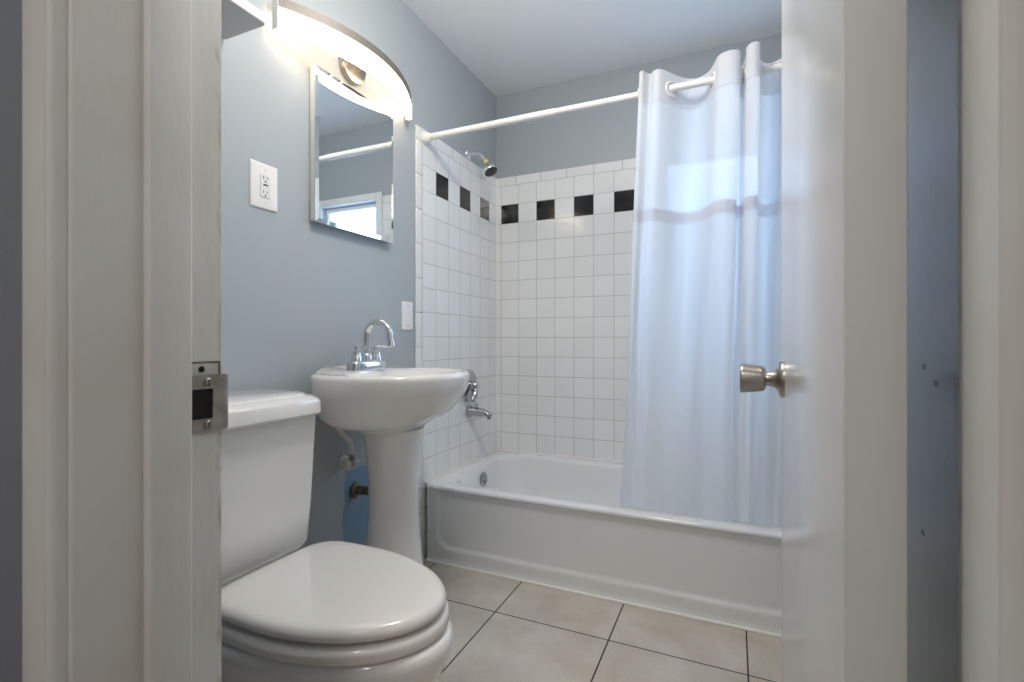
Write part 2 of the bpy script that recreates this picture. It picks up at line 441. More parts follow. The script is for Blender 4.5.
# ------------------------------------------------------------------ wall tiles
TT = TUB_H + 14 * PITCH + .05       # top of the tiling
TH = .006
bm = bmesh.new()
for (a, b_, c, d) in ((TH, WX0 - .05, .2, TT), (WX0 - .05, WX1 + .05, .2, WZ0 - .05), (WX1 + .05, XW, .2, TT)):
    box(bm, a, b_, -TH, 0, c, d)
struct(obj('wall_back_tile', bm, M['tile_back'], smooth=0), 'white square wall tiles with a row of black accent tiles on the back wall')
struct(obj('wall_left_tile', boxbm(0, TH, -.759, 0, 0, TT), M['tile_left'], smooth=0), 'white square wall tiles with three black accent tiles on the faucet wall')
# bullnose edge: a column of 6 inch pieces and rounded outer edge
bm = bmesh.new()
z = 0.0
zs = [0, .105, .21, .315]
zz = .335
while zz < TT - .02:
    zs.append(zz); zz += .1524
zs.append(TT)
for a, b_ in zip(zs[:-1], zs[1:]):
    box(bm, -.0005, TH + .0015, -.8075, -.7605, a + .0008, b_ - .0008, bevel=.003, seg=3)
struct(obj('trim_1', bm, M['trim_tile']), 'white bullnose tile column at the edge of the tiled wall')
bm = bmesh.new()
tube(bm, [(TH + .001, -TH - .001, TUB_H + .01), (TH + .001, -TH - .001, TT)], .005, 8)
tube(bm, [(.03, -.7575, .002), (XW, -.7575, .002)], .0065, 8)
tube(bm, [(TH + .003, -.74, TUB_H + .002), (TH + .003, -TH - .003, TUB_H + .002), (XW, -TH - .003, TUB_H + .002)], .005, 8)
struct(obj('trim_2', bm, M['caulk']), 'white caulk bead around the bathtub and in the tile corner')

# ------------------------------------------------------------------ window
bm = bmesh.new()
F = .05
for (a, b_, c, d) in ((WX0 - F, WX0, WZ0 - F, WZ1 + F), (WX1, WX1 + F, WZ0 - F, WZ1 + F), (WX0, WX1, WZ1, WZ1 + F), (WX0, WX1, WZ0 - F, WZ0)):
    box(bm, a, b_, -.016, 0, c, d, bevel=.003)
win = struct(obj('window_1', bm, M['window_frame']), 'white framed frosted bathroom window over the tub')
bm = bmesh.new()
box(bm, WX0, WX0 + .03, .03, .07, WZ0, WZ1, bevel=.004); box(bm, WX1 - .03, WX1, .03, .07, WZ0, WZ1, bevel=.004)
box(bm, WX0 + .03, WX1 - .03, .03, .07, WZ1 - .03, WZ1, bevel=.004); box(bm, WX0 + .03, WX1 - .03, .03, .07, WZ0, WZ0 + .03, bevel=.004)
box(bm, WX0 + .03, WX1 - .03, .035, .065, (WZ0 + WZ1) / 2 - .015, (WZ0 + WZ1) / 2 + .015, bevel=.004)
obj('window_sash', bm, M['window_frame'], win)
obj('window_pane', boxbm(WX0 + .025, WX1 - .025, .048, .054, WZ0 + .025, WZ1 - .025), M['pane'], win, smooth=0)

# ------------------------------------------------------------------ door frame
def stop_profile_box(bm, x0, x1):
    box(bm, x0, x1, -2.2905, -2.247, 0, HEAD, bevel=.0025, seg=3)
bm = bmesh.new()
box(bm, XL - J, XL, YH, YB, 0, HEAD + J, bevel=.0025, seg=3)
stop_profile_box(bm, XL - .001, XL + .012)
struct(obj('trim_3', bm, M['frame']), 'white painted latch side door jamb with stop, left of the doorway')
bm = bmesh.new()
box(bm, XR, XR + J, YH, YB, 0, HEAD + J, bevel=.0025, seg=3)
stop_profile_box(bm, XR - .012, XR + .001)
struct(obj('trim_4', bm, M['frame']), 'white painted hinge side door jamb with stop, right edge of the photo')
bm = bmesh.new()
box(bm, XL, XR, YH, YB, HEAD, HEAD + J); box(bm, XL + .012, XR - .012, -2.2975, -2.247, HEAD - .012, HEAD)
struct(obj('trim_5', bm, M['frame']), 'white head jamb over the doorway')
# hall casing: flat board with a bead along its inner edge
def casing(x_in, side):
    bm = bmesh.new()
    prof = [(0, 0), (0, -.009)]
    for k in range(9):
        a = PI - PI * k / 8
        prof.append((.0065 + .0065 * math.cos(a), -.009 - .0055 * math.sin(a)))
    prof += [(.0155, -.0075), (.018, -.010), (.052, -.011), (.0585, -.0095), (.060, -.006), (.060, 0)]
    r0 = [(x_in + side * a, YH + b_, 0) for a, b_ in prof]
    r1 = [(x_in + side * a, YH + b_, HEAD + .06) for a, b_ in prof]
    return loft(bm, [r0, r1])
struct(obj('trim_6', casing(XL - .004, -1), M['frame'], smooth=50), 'white hall side door casing with bead, left edge of the photo')
struct(obj('trim_7', casing(XR + .004, 1), M['frame'], smooth=50))

# strike plate on the latch jamb
sp = thing('strike_plate', 'scratched steel strike plate with curved lip on the white left door jamb', 'strike plate', (XL, -2.222, .9005))
y0, y1 = -2.2415, -2.2055
bm = bmesh.new()
zc = 0
path = [(.0008, -.0195), (.0008, .017), (.0004, .0205), (-.002, .0245), (-.0055, .027), (-.0095, .028)]
def strip(bm, path, za, zb, th=.0016, cut=()):
    rings = []
    z0, z1 = za, zb
    for i, (px, py) in enumerate(path):
        c = cut[i] if cut else 0
        za, zb = z0 + c, z1 - c
        rings.append([(px, py, za), (px, py, zb), (px + th, py + th * .3, zb), (px + th, py + th * .3, za)])
    loft(bm, rings)
# four strips leave the bolt opening
HZ = .0330
strip(bm, path[:2], .017, HZ); strip(bm, path[:2], -HZ, -.017)
strip(bm, [(.0008, .004), (.0008, .017)], -.017, .017)
strip(bm, path[1:], -.0330, .0330, cut=(0, .0005, .002, .005, .010))
obj('plate', bm, M['steel'], sp)
bm = bmesh.new()
box(bm, .0002, .0010, -.0195, .004, -.0175, .0175)
obj('bolt_hole', bm, M['darkhole'], sp, smooth=0)
for s in (1, -1):
    bm = bmesh.new()
    lathe(bm, [(.0, .0022), (.0042, .0022), (.0048, .0034), (.004, .0042), (.0, .0044)], (0, -.0015, s * .0242), (1, 0, 0), 16)
    sc_ = obj('screw', bm, M['steel'], sp)
    bm = bmesh.new(); box(bm, .0043, .0047, -.0019, -.0011, s * .0242 - .0036, s * .0242 + .0036)
    obj('screw_slot', bm, M['darkhole'], sc_, smooth=0)
bm = bmesh.new()
box(bm, .0001, .0006, -.017, .012, .0335, .0465)
mo = obj('exposed_mortise', bm, M['dirty'], sp, smooth=0)
mo['label'] = 'bare chipped mortise above the plate'
bm = bmesh.new(); lathe(bm, [(0, .0005), (.0036, .0005), (.0036, .0011), (0, .0011)], (0, -.008, .0395), (1, 0, 0), 14)
obj('old_screw_hole', bm, M['darkhole'], mo)
for (za, zb) in ((.0460, .0482), ):
    bm = bmesh.new(); box(bm, .0001, .0009, -.019, .0135, za, zb); obj('chipped_edge', bm, M['rust'], mo, smooth=0)
bm = bmesh.new(); box(bm, .0001, .0009, .012, .0145, .033, .0482); obj('chipped_edge', bm, M['rust'], mo, smooth=0)

# ------------------------------------------------------------------ door, open into the bathroom
DW, DT = .668, .035
bm = boxbm(0, DT, 0, DW, .012, HEAD - .005, bevel=.002, seg=2)
door = struct(obj('door_1', bm, M['door']), 'white painted bathroom door standing open on the right')
door.location = (1.3335, YB, 0); door.rotation_euler = (0, 0, -math.radians(1.39))
KZ, KY = .904, DW - .06
bm = bmesh.new()
lathe(bm, [(0, 0), (.033, 0), (.033, .004), (.031, .0065), (.022, .009), (.016, .013), (.0135, .018), (.0125, .028), (.0122, .034)], (0, KY, KZ), (-1, 0, 0), 40)
kn = obj('door_knob', bm, M['nickel'], door)
kn['label'] = 'brushed nickel door knob and rose'
bm = bmesh.new()
lathe(bm, [(.012, .028), (.018, .029), (.0220, .032), (.0232, .037), (.0250, .052), (.0268, .066), (.0268, .068), (.0250, .0705), (.020, .0705), (.018, .0695), (0, .0695)], (0, KY, KZ), (-1, 0, 0), 40)
obj('knob_grip', bm, M['nickel'], kn)
bm = bmesh.new()
box(bm, DT / 2 - .011, DT / 2 + .011, DW - .001, DW + .0012, KZ - .028, KZ + .028, bevel=.0005)
box(bm, DT / 2 - .006, DT / 2 + .006, DW, DW + .009, KZ - .008, KZ + .008, bevel=.002)
obj('latch', bm, M['nickel'], door)
bm = bmesh.new()
lathe(bm, [(0, 0), (.033, 0), (.033, .004), (.022, .009), (.0135, .018), (.0122, .030), (.0225, .042), (.0262, .070), (.0245, .076), (0, .076)], (DT, KY, KZ), (1, 0, 0), 32)
obj('door_knob', bm, M['nickel'], door)

# ------------------------------------------------------------------ bathtub
tub = thing('bathtub', 'white enamel bathtub with flat apron against the tiled corner', 'bathtub', (0.76, -.38, 0))
TX0, TX1, TY0, TY1 = .010, 1.516, -.7575, -.008
def W2L(o, rings):
    lx, ly, lz = o.location
    return [[(p[0] - lx, p[1] - ly, p[2] - lz) for p in r] for r in rings]
n = 10
def rr(x0, x1, y0, y1, r, z):
    return [(p[0], p[1], z) for p in rrect((x0 + x1) / 2, (y0 + y1) / 2, (x1 - x0) / 2, (y1 - y0) / 2, r, n)]
rings = []
rings.append(rr(TX0, TX1, TY0 + .010, TY1, .03, TUB_H - .022))
rings.append(rr(TX0, TX1, TY0 + .002, TY1, .03, TUB_H - .018))
rings.append(rr(TX0, TX1, TY0, TY1, .03, TUB_H - .012))
rings.append(rr(TX0, TX1, TY0 + .001, TY1, .03, TUB_H - .006))
rings.append(rr(TX0, TX1, TY0 + .005, TY1, .032, TUB_H - .0015))
rings.append(rr(TX0 + .006, TX1 - .006, TY0 + .012, TY1 - .006, .035, TUB_H))
# inner opening
IX0, IX1, IY0, IY1 = .095, 1.462, -.672, -.062
rings.append(rr(IX0 - .028, IX1 + .016, IY0 - .016, IY1 + .016, .13, TUB_H - .001))
rings.append(rr(IX0 - .010, IX1 + .010, IY0 - .006, IY1 + .006, .125, TUB_H - .006))
rings.append(rr(IX0, IX1, IY0, IY1, .12, TUB_H - .02))
rings.append(rr(IX0 + .012, IX1 - .025, IY0 + .012, IY1 - .012, .13, TUB_H - .12))
rings.append(rr(IX0 + .03, IX1 - .12, IY0 + .03, IY1 - .03, .14, TUB_H - .20))
rings.append(rr(IX0 + .055, IX1 - .18, IY0 + .06, IY1 - .06, .13, TUB_H - .24))
rings.append(rr(IX0 + .11, IX1 - .25, IY0 + .11, IY1 - .11, .1, TUB_H - .258))
rings.append(rr(IX0 + .22, IX1 - .40, IY0 + .2, IY1 - .2, .05, TUB_H - .262))
bm = bmesh.new()
loft(bm, W2L(tub, rings), cap0=False)
basin = obj('basin', bm, M['enamel'], tub, smooth=55)
# apron as a height field: recessed panel framed by a raised border
bm = bmesh.new()
nx, nz = 150, 46
grid = []
for i in range(nx + 1):
    rowv = []
    x = TX0 + .016 + (TX1 - TX0 - .016) * i / nx
    for j in range(nz + 1):
        z = .0 + (TUB_H - .017) * j / nz
        # signed distance to the recessed panel (rounded rectangle), positive inside
        px0, px1, pz0, pz1, r = .075, TX1 - .06, .062, .60, .06
        qx = abs(x - (px0 + px1) / 2) - (px1 - px0) / 2 + r
        qz = abs(z - (pz0 + pz1) / 2) - (pz1 - pz0) / 2 + r
        sd = math.hypot(max(qx, 0), max(qz, 0)) + min(max(qx, qz), 0) - r
        ins = smooth01((-sd) / .016)
        y = -.7515 + .0085 * ins - .004 * (1 - smooth01(z / .02)) 
        y -= .0065 * ins * smooth01((z - .285) / .03) + .002 * (1 - ins) * smooth01((z - .285) / .03)
        rowv.append(bm.verts.new((x - tub.location.x, y - tub.location.y, z)))
    grid.append(rowv)
for i in range(nx):
    for j in range(nz):
        bm.faces.new((grid[i][j], grid[i + 1][j], grid[i + 1][j + 1], grid[i][j + 1]))
# close it at the back so that the apron is a solid panel
back = [[bm.verts.new((v.co.x, -.722 - tub.location.y, v.co.z)) for v in (c[0], c[-1])] for c in (grid[0], grid[-1])]
bm.faces.new([c[0] for c in grid] + [back[1][0], back[0][0]])
bm.faces.new([c[-1] for c in grid] + [back[1][1], back[0][1]])
bm.faces.new(grid[0] + [back[0][1], back[0][0]])
bm.faces.new(grid[-1] + [back[1][1], back[1][0]])
bm.faces.new([back[0][0], back[0][1], back[1][1], back[1][0]])
obj('apron', bm, M['enamel'], tub, smooth=40)
bm = bmesh.new()
lathe(bm, [(0, 0), (.036, 0), (.036, .003), (.033, .006), (.022, .008), (.010, .0075), (0, .007)], (.1035 - .76, -.362 + .38, .268), (1, 0, .08), 32)
ov = obj('overflow_plate', bm, M['dullchrome'], tub); ov['label'] = 'dark round overflow plate'
bm = bmesh.new()
tube(bm, [(.111 - .76, -.362 + .38, .262), (.119 - .76, -.362 + .38, .250)], [.004, .003], 10)
obj('trip_lever', bm, M['dullchrome'], ov)

# ------------------------------------------------------------------ tub spout, valve, shower head
ts = thing('tub_spout', 'chrome bathtub spout with diverter knob low on the tiled wall', 'tub spout', (TH, -.346, .607))
bm = bmesh.new()
def ell(px, ry, rz, zc, n=20, flat=.0):
    return [(px, ry * math.cos(2 * PI * k / n), zc + rz * math.sin(2 * PI * k / n)) for k in range(n)]
loft(bm, [ell(0, .029, .029, 0), ell(.004, .03, .03, 0), ell(.014, .030, .030, 0), ell(.016, .027, .027, 0), ell(.05, .025, .025, -.001), ell(.09, .022, .020, -.003),
          ell(.115, .019, .016, -.007), ell(.130, .016, .013, -.011), ell(.136, .010, .008, -.014)])
obj('spout_body', bm, M['chrome_dark'], ts)
bm = bmesh.new(); lathe(bm, [(.003, .015), (.003, .034), (.008, .035), (.009, .038), (.007, .041), (0, .042)], (.05, 0, 0), (0, 0, 1), 16)
obj('diverter_knob', bm, M['chrome_dark'], ts)
bm = bmesh.new(); lathe(bm, [(.012, .0), (.012, .012), (.010, .014), (0, .014)], (.121, 0, -.020), (0, 0, -1), 16)
obj('outlet', bm, M['chrome_dark'], ts)

sv = thing('shower_valve', 'chrome round valve trim with lever handle behind the sink', 'shower valve', (TH, -.346, .74))
bm = bmesh.new()
lathe(bm, [(0, 0), (.084, 0), (.084, .003), (.080, .009), (.060, .015), (.035, .018), (0, .018)], (0, 0, 0), (1, 0, 0), 40)
obj('escutcheon', bm, M['chrome_dark'], sv)
bm = bmesh.new()
lathe(bm, [(.026, .012), (.026, .035), (.024, .052), (.018, .058), (0, .059)], (0, 0, 0), (1, 0, 0), 28)
obj('handle_hub', bm, M['chrome_dark'], sv)
bm = bmesh.new()
tube(bm, catmull([(.045, 0, -.01), (.048, -.010, -.033), (.048, -.022, -.055), (.044, -.034, -.074)], 6), [.016] * 6 + [.0155] * 6 + [.014] * 6 + [.010], 14)
obj('lever', bm, M['chrome_dark'], sv)

sh = thing('overhead_shower', 'small chrome shower head with dark face on a bent arm', 'shower head', (0, -.336, 1.947))
bm = bmesh.new(); lathe(bm, [(0, 0), (.030, 0), (.030, .003), (.026, .008), (.016, .013), (.012, .014), (0, .014)], (0, 0, 0), (1, 0, 0), 28)
obj('flange', bm, M['chrome'], sh)
pth = catmull([(.005, 0, 0), (.035, 0, .003), (.065, 0, -.006), (.090, 0, -.030), (.104, 0, -.050)], 6)
bm = bmesh.new(); tube(bm, pth, .0095, 14); obj('arm', bm, M['chrome'], sh)
dv = Vector((.50, -.10, -.86)).normalized()
o0 = Vector((.100, 0, -.045))
bm = bmesh.new(); lathe(bm, [(.011, 0), (.014, .003), (.015, .012), (.0135, .020), (.012, .022)], o0, dv, 20); yt = obj('collar', bm, M['yellow'], sh); yt['label'] = 'yellow thread tape collar'
bm = bmesh.new(); lathe(bm, [(.010, .018), (.015, .024), (.018, .034), (.028, .046), (.034, .056), (.036, .066), (.036, .074), (.034, .077)], o0, dv, 28); obj('spray_housing', bm, M['chrome'], sh)
bm = bmesh.new(); lathe(bm, [(0, .0755), (.034, .0755), (.034, .079), (.030, .082), (0, .083)], o0, dv, 28)
fc = obj('spray_face', bm, M['rubber'], sh); fc['label'] = 'dark grey nozzle face'

# ------------------------------------------------------------------ shower rod and curtain
RZ, RY = 1.900 - .0, -.744
RZ = 1.879
rod = thing('shower_rod', 'white straight tension rod across the tub opening', 'curtain rod', (.76, RY, RZ))
bm = bmesh.new(); tube(bm, [(TH + .004 - .76, 0, 0), (.62 - .76, 0, 0)], .0145, 20); tube(bm, [(.60 - .76, 0, 0), (XW - .002 - .76, 0, 0)], .0125, 20)
rt = obj('tube', bm, M['rod'], rod)
bm = bmesh.new(); lathe(bm, [(0, 0), (.026, 0), (.027, .006), (.024, .016), (.018, .030), (.0155, .034)], (TH - .76, 0, 0), (1, 0, 0), 24); obj('flange', bm, M['rod'], rod)
bm = bmesh.new(); lathe(bm, [(0, 0), (.026, 0), (.027, .006), (.024, .016), (.018, .030), (.0145, .034)], (XW - .001 - .76, 0, 0), (-1, 0, 0), 24); obj('flange', bm, M['rod'], rod)
bm = bmesh.new()
for k in range(3):
    x = 1.382 + .0125 * k
    lathe(bm, [(0, 0), (.0036, 0), (.0036, .0016), (0, .0018)], (x - .76, -.0068, .0102), (0, -.55, .83), 10)
dt = obj('red_dots', bm, M['red'], rod); dt['label'] = 'three red dots printed on the rod'

cu = thing('shower_curtain', 'white hookless shower curtain with sheer top panel hanging inside the tub', 'shower curtain', (1.2, RY, 0))
# plan path of the fabric at rod height (x, y): folds weaving around the rod
TOPP = [(.990, -.705), (.962, -.742), (.958, -.790), (.972, -.806), (.984, -.782), (.996, -.772), (1.010, -.790), (1.030, -.790), (1.060, -.752), (1.100, -.695),
        (1.145, -.672), (1.185, -.700), (1.205, -.748), (1.222, -.795), (1.255, -.812), (1.284, -.800), (1.288, -.752), (1.284, -.700), (1.296, -.700),
        (1.305, -.760), (1.306, -.805), (1.322, -.830), (1.343, -.822), (1.348, -.775), (1.352, -.705), (1.380, -.672), (1.415, -.690), (1.440, -.750), (1.452, -.812),
        (1.474, -.830), (1.486, -.785), (1.490, -.720), (1.506, -.700)]
BOTX = [.870, .852, .848, .862, .880, .896, .912, .935, .965, 1.000, 1.045, 1.085, 1.120, 1.150, 1.185, 1.215, 1.235, 1.250, 1.262,
        1.278, 1.292, 1.306, 1.322, 1.338, 1.355, 1.380, 1.405, 1.425, 1.440, 1.460, 1.475, 1.488, 1.500]
BOTX = [x if x < 1.30 else 1.30 + (x - 1.30) * .66 for x in BOTX]     # stays clear of the tub's end wall
NSUB = 6
ZT, ZH, ZB1, ZB0, ZBOT = 1.934, 1.832, 1.452, 1.408, .262
def level(z):
    t = (ZT - z) / (ZT - ZBOT)
    k = 1 - .56 * smooth01(t * 1.05)
    yc = -.750 + .150 * smooth01(t) 
    pts = []
    for i, (x, y) in enumerate(TOPP):
        xx = x + (BOTX[i] - x) * (t ** 1.15)
        wob = .006 * math.sin(i * 2.1 + z * 5) * smooth01(t * 1.6)
        yy = yc + (y + .750) * k + wob
        pts.append((xx, yy, z))
    return catmull(pts, NSUB)
NL = 70
def zlist(a, b_, n):
    return [a + (b_ - a) * i / n for i in range(n + 1)]
def top_sag(x):  # the header's upper edge dips between folds
    return 0
def fabric(name, za, zb, n, m, th, label=None):
    bm = bmesh.new()
    rings = []
    for z in zlist(za, zb, n):
        rings.append([(p[0] - 1.2, p[1] - RY, p[2]) for p in level(z)])
    loft(bm, rings, cap0=False, cap1=False, closed=False)
    if th:
        bmesh.ops.solidify(bm, geom=bm.faces[:], thickness=th)
    o = obj(name, bm, m, cu, smooth=80)
    if label: o['label'] = label
    return o
fabric('header', ZT, ZH, 8, M['header'], .0022, 'opaque white header band')
fabric('header_seam', ZH, ZH - .007, 1, M['hem'], .0024)
fabric('sheer_panel', ZH - .008, ZB1 - .001, 24, M['sheer'], 0, 'see-through sheer panel')
fabric('hem_band', ZB1, ZB0, 4, M['hem'], .0020, 'opaque hem under the sheer panel')
fabric('lower_panel', ZB0 + .001, ZBOT, 46, M['lower'], 0)
# rings where the fabric passes the rod
lv = level(RZ)
for i in range(len(lv) - 1):
    a, b_ = lv[i], lv[i + 1]
    if (a.y - RY) * (b_.y - RY) < 0:
        f = (RY - a.y) / (b_.y - a.y)
        p = a.lerp(b_, f); t = (b_ - a).normalized(); nrm = Vector((t.y, -t.x, 0))
        bm = bmesh.new()
        R, r = .026, .005
        rr_ = []
        for k in range(24):
            an = 2 * PI * k / 24
            c = Vector((p.x - 1.2, p.y - RY, RZ - .004))
            d = t * math.cos(an) + Vector((0, 0, 1)) * math.sin(an)
            rr_.append([c + d * (R + r * math.cos(2 * PI * q / 8)) + nrm * (r * math.sin(2 * PI * q / 8)) for q in range(8)])
        rr_.append(rr_[0])
        loft(bm, rr_, cap0=False, cap1=False)
        bmesh.ops.remove_doubles(bm, verts=bm.verts[:], dist=1e-5)
        obj('grommet', bm, M['plastic2'], cu)

# ------------------------------------------------------------------ toilet
TC = -1.752
toi = thing('toilet', 'white two piece toilet with closed lid beside the door jamb', 'toilet', (.02, TC, 0))
def tl(rings): return [[(p[0] - .02, p[1] - TC, p[2]) for p in r] for r in rings]
def tank_ring(x0, x1, hy, z, r, bow, n=10):
    """rounded rectangle in plan with a bowed front"""
    pts = rrect((x0 + x1) / 2, TC, (x1 - x0) / 2, hy, r, n)
    out = []
    for (x, y) in pts:
        k = smooth01((x - x0) / (x1 - x0))
        out.append((x + bow * k * (1 - ((y - TC) / hy) ** 2), y, z))
    return out
bm = bmesh.new()
loft(bm, tl([tank_ring(.045, .175, .150, .405, .03, .012), tank_ring(.035, .193, .166, .411, .032, .016), tank_ring(.03, .203, .175, .43, .03, .018), tank_ring(.022, .208, .178, .52, .025, .02), tank_ring(.020, .214, .182, .65, .025, .022), tank_ring(.020, .219, .185, .765, .025, .022), tank_ring(.020, .219, .185, .782, .025, .022)]))
obj('tank', bm, M['ceramic'], toi, smooth=60)
bm = bmesh.new()
def lid_ring(gx, gy, z, r=.022):
    # front corners cut at an angle
    x0, x1, hy = .012 - gx * .2, .240 + gx, .194 + gy
    pts = []
    cc = .030
    base = [(x0, -hy), (x1 - cc * .9, -hy), (x1, -hy + cc * 1.3), (x1, hy - cc * 1.3), (x1 - cc * .9, hy), (x0, hy)]
    out = []
    nb = len(base)
    for i, (x, y) in enumerate(base):
        p = Vector((x, y)); a = (Vector(base[i - 1]) - p); b_ = (Vector(base[(i + 1) % nb]) - p)
        q = .006
        for k in range(5):
            t = k / 4
            s = p + a.normalized() * q * (1 - t) ** 2 + b_.normalized() * q * t ** 2
            out.append(s)
    res = []
    for s in out:
        kx = smooth01((s.x - x0) / (x1 - x0))
        res.append((s.x + .028 * kx * (1 - min(1, (s.y / hy) ** 2)), TC + s.y, z))
    return res
loft(bm, tl([lid_ring(-.012, -.012, .776), lid_ring(0, 0, .776), lid_ring(.003, .003, .781), lid_ring(.002, .002, .808), lid_ring(-.001, -.001, .814), lid_ring(-.015, -.015, .824), lid_ring(-.024, -.024, .826), lid_ring(-.030, -.030, .832), lid_ring(-.044, -.044, .835)]))
obj('tank_lid', bm, M['ceramic'], toi, smooth=24)
# seat outline (plan): straight back edge, long rounded front
def seat_outline(g, n=64, back=.243, front=.722, hw=.186, cy=TC):
    pts = []
    cx = .42
    for k in range(n):
        a = 2 * PI * k / n
        c, s = math.cos(a), math.sin(a)
        if c >= 0:
            x = cx + (front - cx + g) * c; y = cy + (hw + g) * s
        else:
            e = .36
            x = cx + (cx - back + g) * -(abs(c) ** e); y = cy + (hw + g) * math.copysign(abs(s) ** e, s) * (1 - .05 * (abs(c)))
        pts.append((x, y))
    return pts
def ringz(out, z, dome=0):
    return [(x, y, z) for x, y in out]
bm = bmesh.new()
loft(bm, tl([ringz(seat_outline(-.010), .4125), ringz(seat_outline(-.002), .4140), ringz(seat_outline(.001), .4185), ringz(seat_outline(.001), .4255), ringz(seat_outline(-.003), .4330), ringz(seat_outline(-.010), .4380), ringz(seat_outline(-.022), .4405), ringz(seat_outline(-.045), .4418), ringz(seat_outline(-.09), .4430), ringz(seat_outline(-.13), .4435)]))
obj('seat_lid', bm, M['seat'], toi, smooth=70)
bm = bmesh.new()
loft(bm, tl([ringz(seat_outline(-.008), .3745), ringz(seat_outline(.004), .3758), ringz(seat_outline(.0075), .381), ringz(seat_outline(.0072), .393), ringz(seat_outline(.004), .401), ringz(seat_outline(-.004), .4045), ringz(seat_outline(-.02), .4065)]))
obj('seat', bm, M['seat'], toi, smooth=70)
for s in (-1, 1):
    bm = boxbm(.228 - .02, .262 - .02, s * .075 - .018, s * .075 + .018, .360, .405, bevel=.006, seg=3)
    obj('seat_hinge', bm, M['plastic'], toi)
# bowl
def bowl_ring(front, back, hw, z, e=1.0, n=64):
    cx = back + (front - back) * .42
    pts = []
    for k in range(n):
        a = 2 * PI * k / n; c, s = math.cos(a), math.sin(a)
        if c >= 0: x = cx + (front - cx) * c; y = TC + hw * s
        else:
            x = cx - (cx - back) * abs(c) ** .6; y = TC + hw * math.copysign(abs(s) ** .6, s)
        pts.append((x, y, z))
    return pts
bm = bmesh.new()
loft(bm, tl([bowl_ring(.62, .10, .115, 0), bowl_ring(.62, .10, .115, .02), bowl_ring(.605, .11, .105, .05), bowl_ring(.605, .11, .105, .10), bowl_ring(.635, .09, .122, .16), bowl_ring(.685, .06, .152, .22), bowl_ring(.722, .045, .180, .285),
             bowl_ring(.738, .04, .193, .325), bowl_ring(.744, .04, .199, .348), bowl_ring(.742, .04, .198, .363), bowl_ring(.733, .045, .190, .3705), bowl_ring(.70, .06, .16, .3725)]))
obj('bowl', bm, M['ceramic'], toi, smooth=70)
bm = boxbm(.06 - .02, .19 - .02, -.10, .10, .35, .41, bevel=.01, seg=3)
obj('tank_base_pad', bm, M['ceramic'], toi)

# ------------------------------------------------------------------ pedestal sink
SY = -1.232
sink = thing('pedestal_sink', 'white round front pedestal sink on a tapered column', 'sink', (.02, SY, 0))
SRZ = .870
def sl(rings): return [[(p[0] - .02, p[1] - SY, p[2]) for p in r] for r in rings]
def s_ring(cx, front, hw, z, back=.004, n=80, raise_back=0, e=.92):
    pts = []
    for k in range(n):
        a = 2 * PI * k / n; c, s = math.cos(a), math.sin(a)
        if c >= 0:
            x = cx + (front - cx) * c; y = hw * s
        else:
            x = cx - (cx - back) * abs(c) ** e; y = hw * math.copysign(abs(s) ** e, s)
        zz = z + raise_back * (1 - smooth01((x - .02) / .045))
        pts.append((x, SY + y, zz))
    return pts
rings = [s_ring(.205, .30, .115, .668, .11), s_ring(.205, .312, .150, .688, .10), s_ring(.205, .330, .195, .698, .08), s_ring(.20, .362, .238, .712, .05), s_ring(.195, .396, .259, .735, .025), s_ring(.19, .425, .267, .765, .010),
         s_ring(.19, .446, .272, .790, .005), s_ring(.19, .453, .275, .800, .004), s_ring(.19, .461, .278, .815, .004), s_ring(.19, .467, .281, .849, .004), s_ring(.19, .467, .281, .859, .004), s_ring(.19, .462, .277, .866, .006, raise_back=.012), s_ring(.19, .452, .268, SRZ, .012, raise_back=.016),
         s_ring(.23, .430, .235, SRZ - .002, .135), s_ring(.24, .417, .220, SRZ - .008, .150), s_ring(.25, .395, .198, SRZ - .03, .162), s_ring(.255, .36, .155, SRZ - .085, .182), s_ring(.26, .31, .075, SRZ - .125, .215), s_ring(.26, .275, .02, SRZ - .13, .245)]
bm = bmesh.new(); loft(bm, sl(rings))
obj('basin', bm, M['ceramic'], sink, smooth=60)
def p_ring(cx, rx, ry, z, n=40):
    pts = []
    for k in range(n):
        a = 2 * PI * k / n; c, s = math.cos(a), math.sin(a)
        x = cx + rx * c if c >= 0 else cx + rx * .8 * c
        pts.append((x, SY + ry * s, z))
    return pts
bm = bmesh.new()
PX = .207
loft(bm, sl([p_ring(PX, .128, .130, 0), p_ring(PX, .128, .130, .03), p_ring(PX, .120, .119, .06), p_ring(PX, .110, .108, .16), p_ring(PX, .099, .095, .28), p_ring(PX, .091, .085, .40), p_ring(PX, .091, .085, .50), p_ring(PX, .099, .095, .59), p_ring(PX, .106, .104, .655), p_ring(PX, .108, .106, .678)]))
obj('pedestal', bm, M['ceramic'], sink, smooth=60)

FY, FX, FZ = -1.232, .098, SRZ + .001
fau = thing('faucet', 'chrome two handle gooseneck faucet on the pedestal sink', 'faucet', (FX, FY, FZ))
bm = bmesh.new()
def fr(hx, hy, z): return [(p[0], p[1], z) for p in rrect(0, 0, hx, hy, .022, 6)]
loft(bm, [fr(.027, .084, 0), fr(.027, .084, .026), fr(.0255, .0825, .030), fr(.022, .078, .032)])
obj('base', bm, M['chrome'], fau, smooth=45)
bm = bmesh.new()
pts = [(0, 0, .02), (0, 0, .06), (0, 0, .105)]
for k in range(1, 13):
    a = PI - PI * k / 12 * 1.04
    pts.append((.050 + .050 * math.cos(a), 0, .116 + .050 * math.sin(a)))
pts.append((pts[-1][0] + .004, 0, pts[-1][2] - .016))
tube(bm, catmull(pts, 3), .0122, 18)
lathe(bm, [(.019, .026), (.019, .05), (.0165, .056), (.0135, .058)], (0, 0, 0), (0, 0, 1), 20)
e = Vector(pts[-1])
sp_ = obj('spout', bm, M['chrome'], fau, smooth=50)
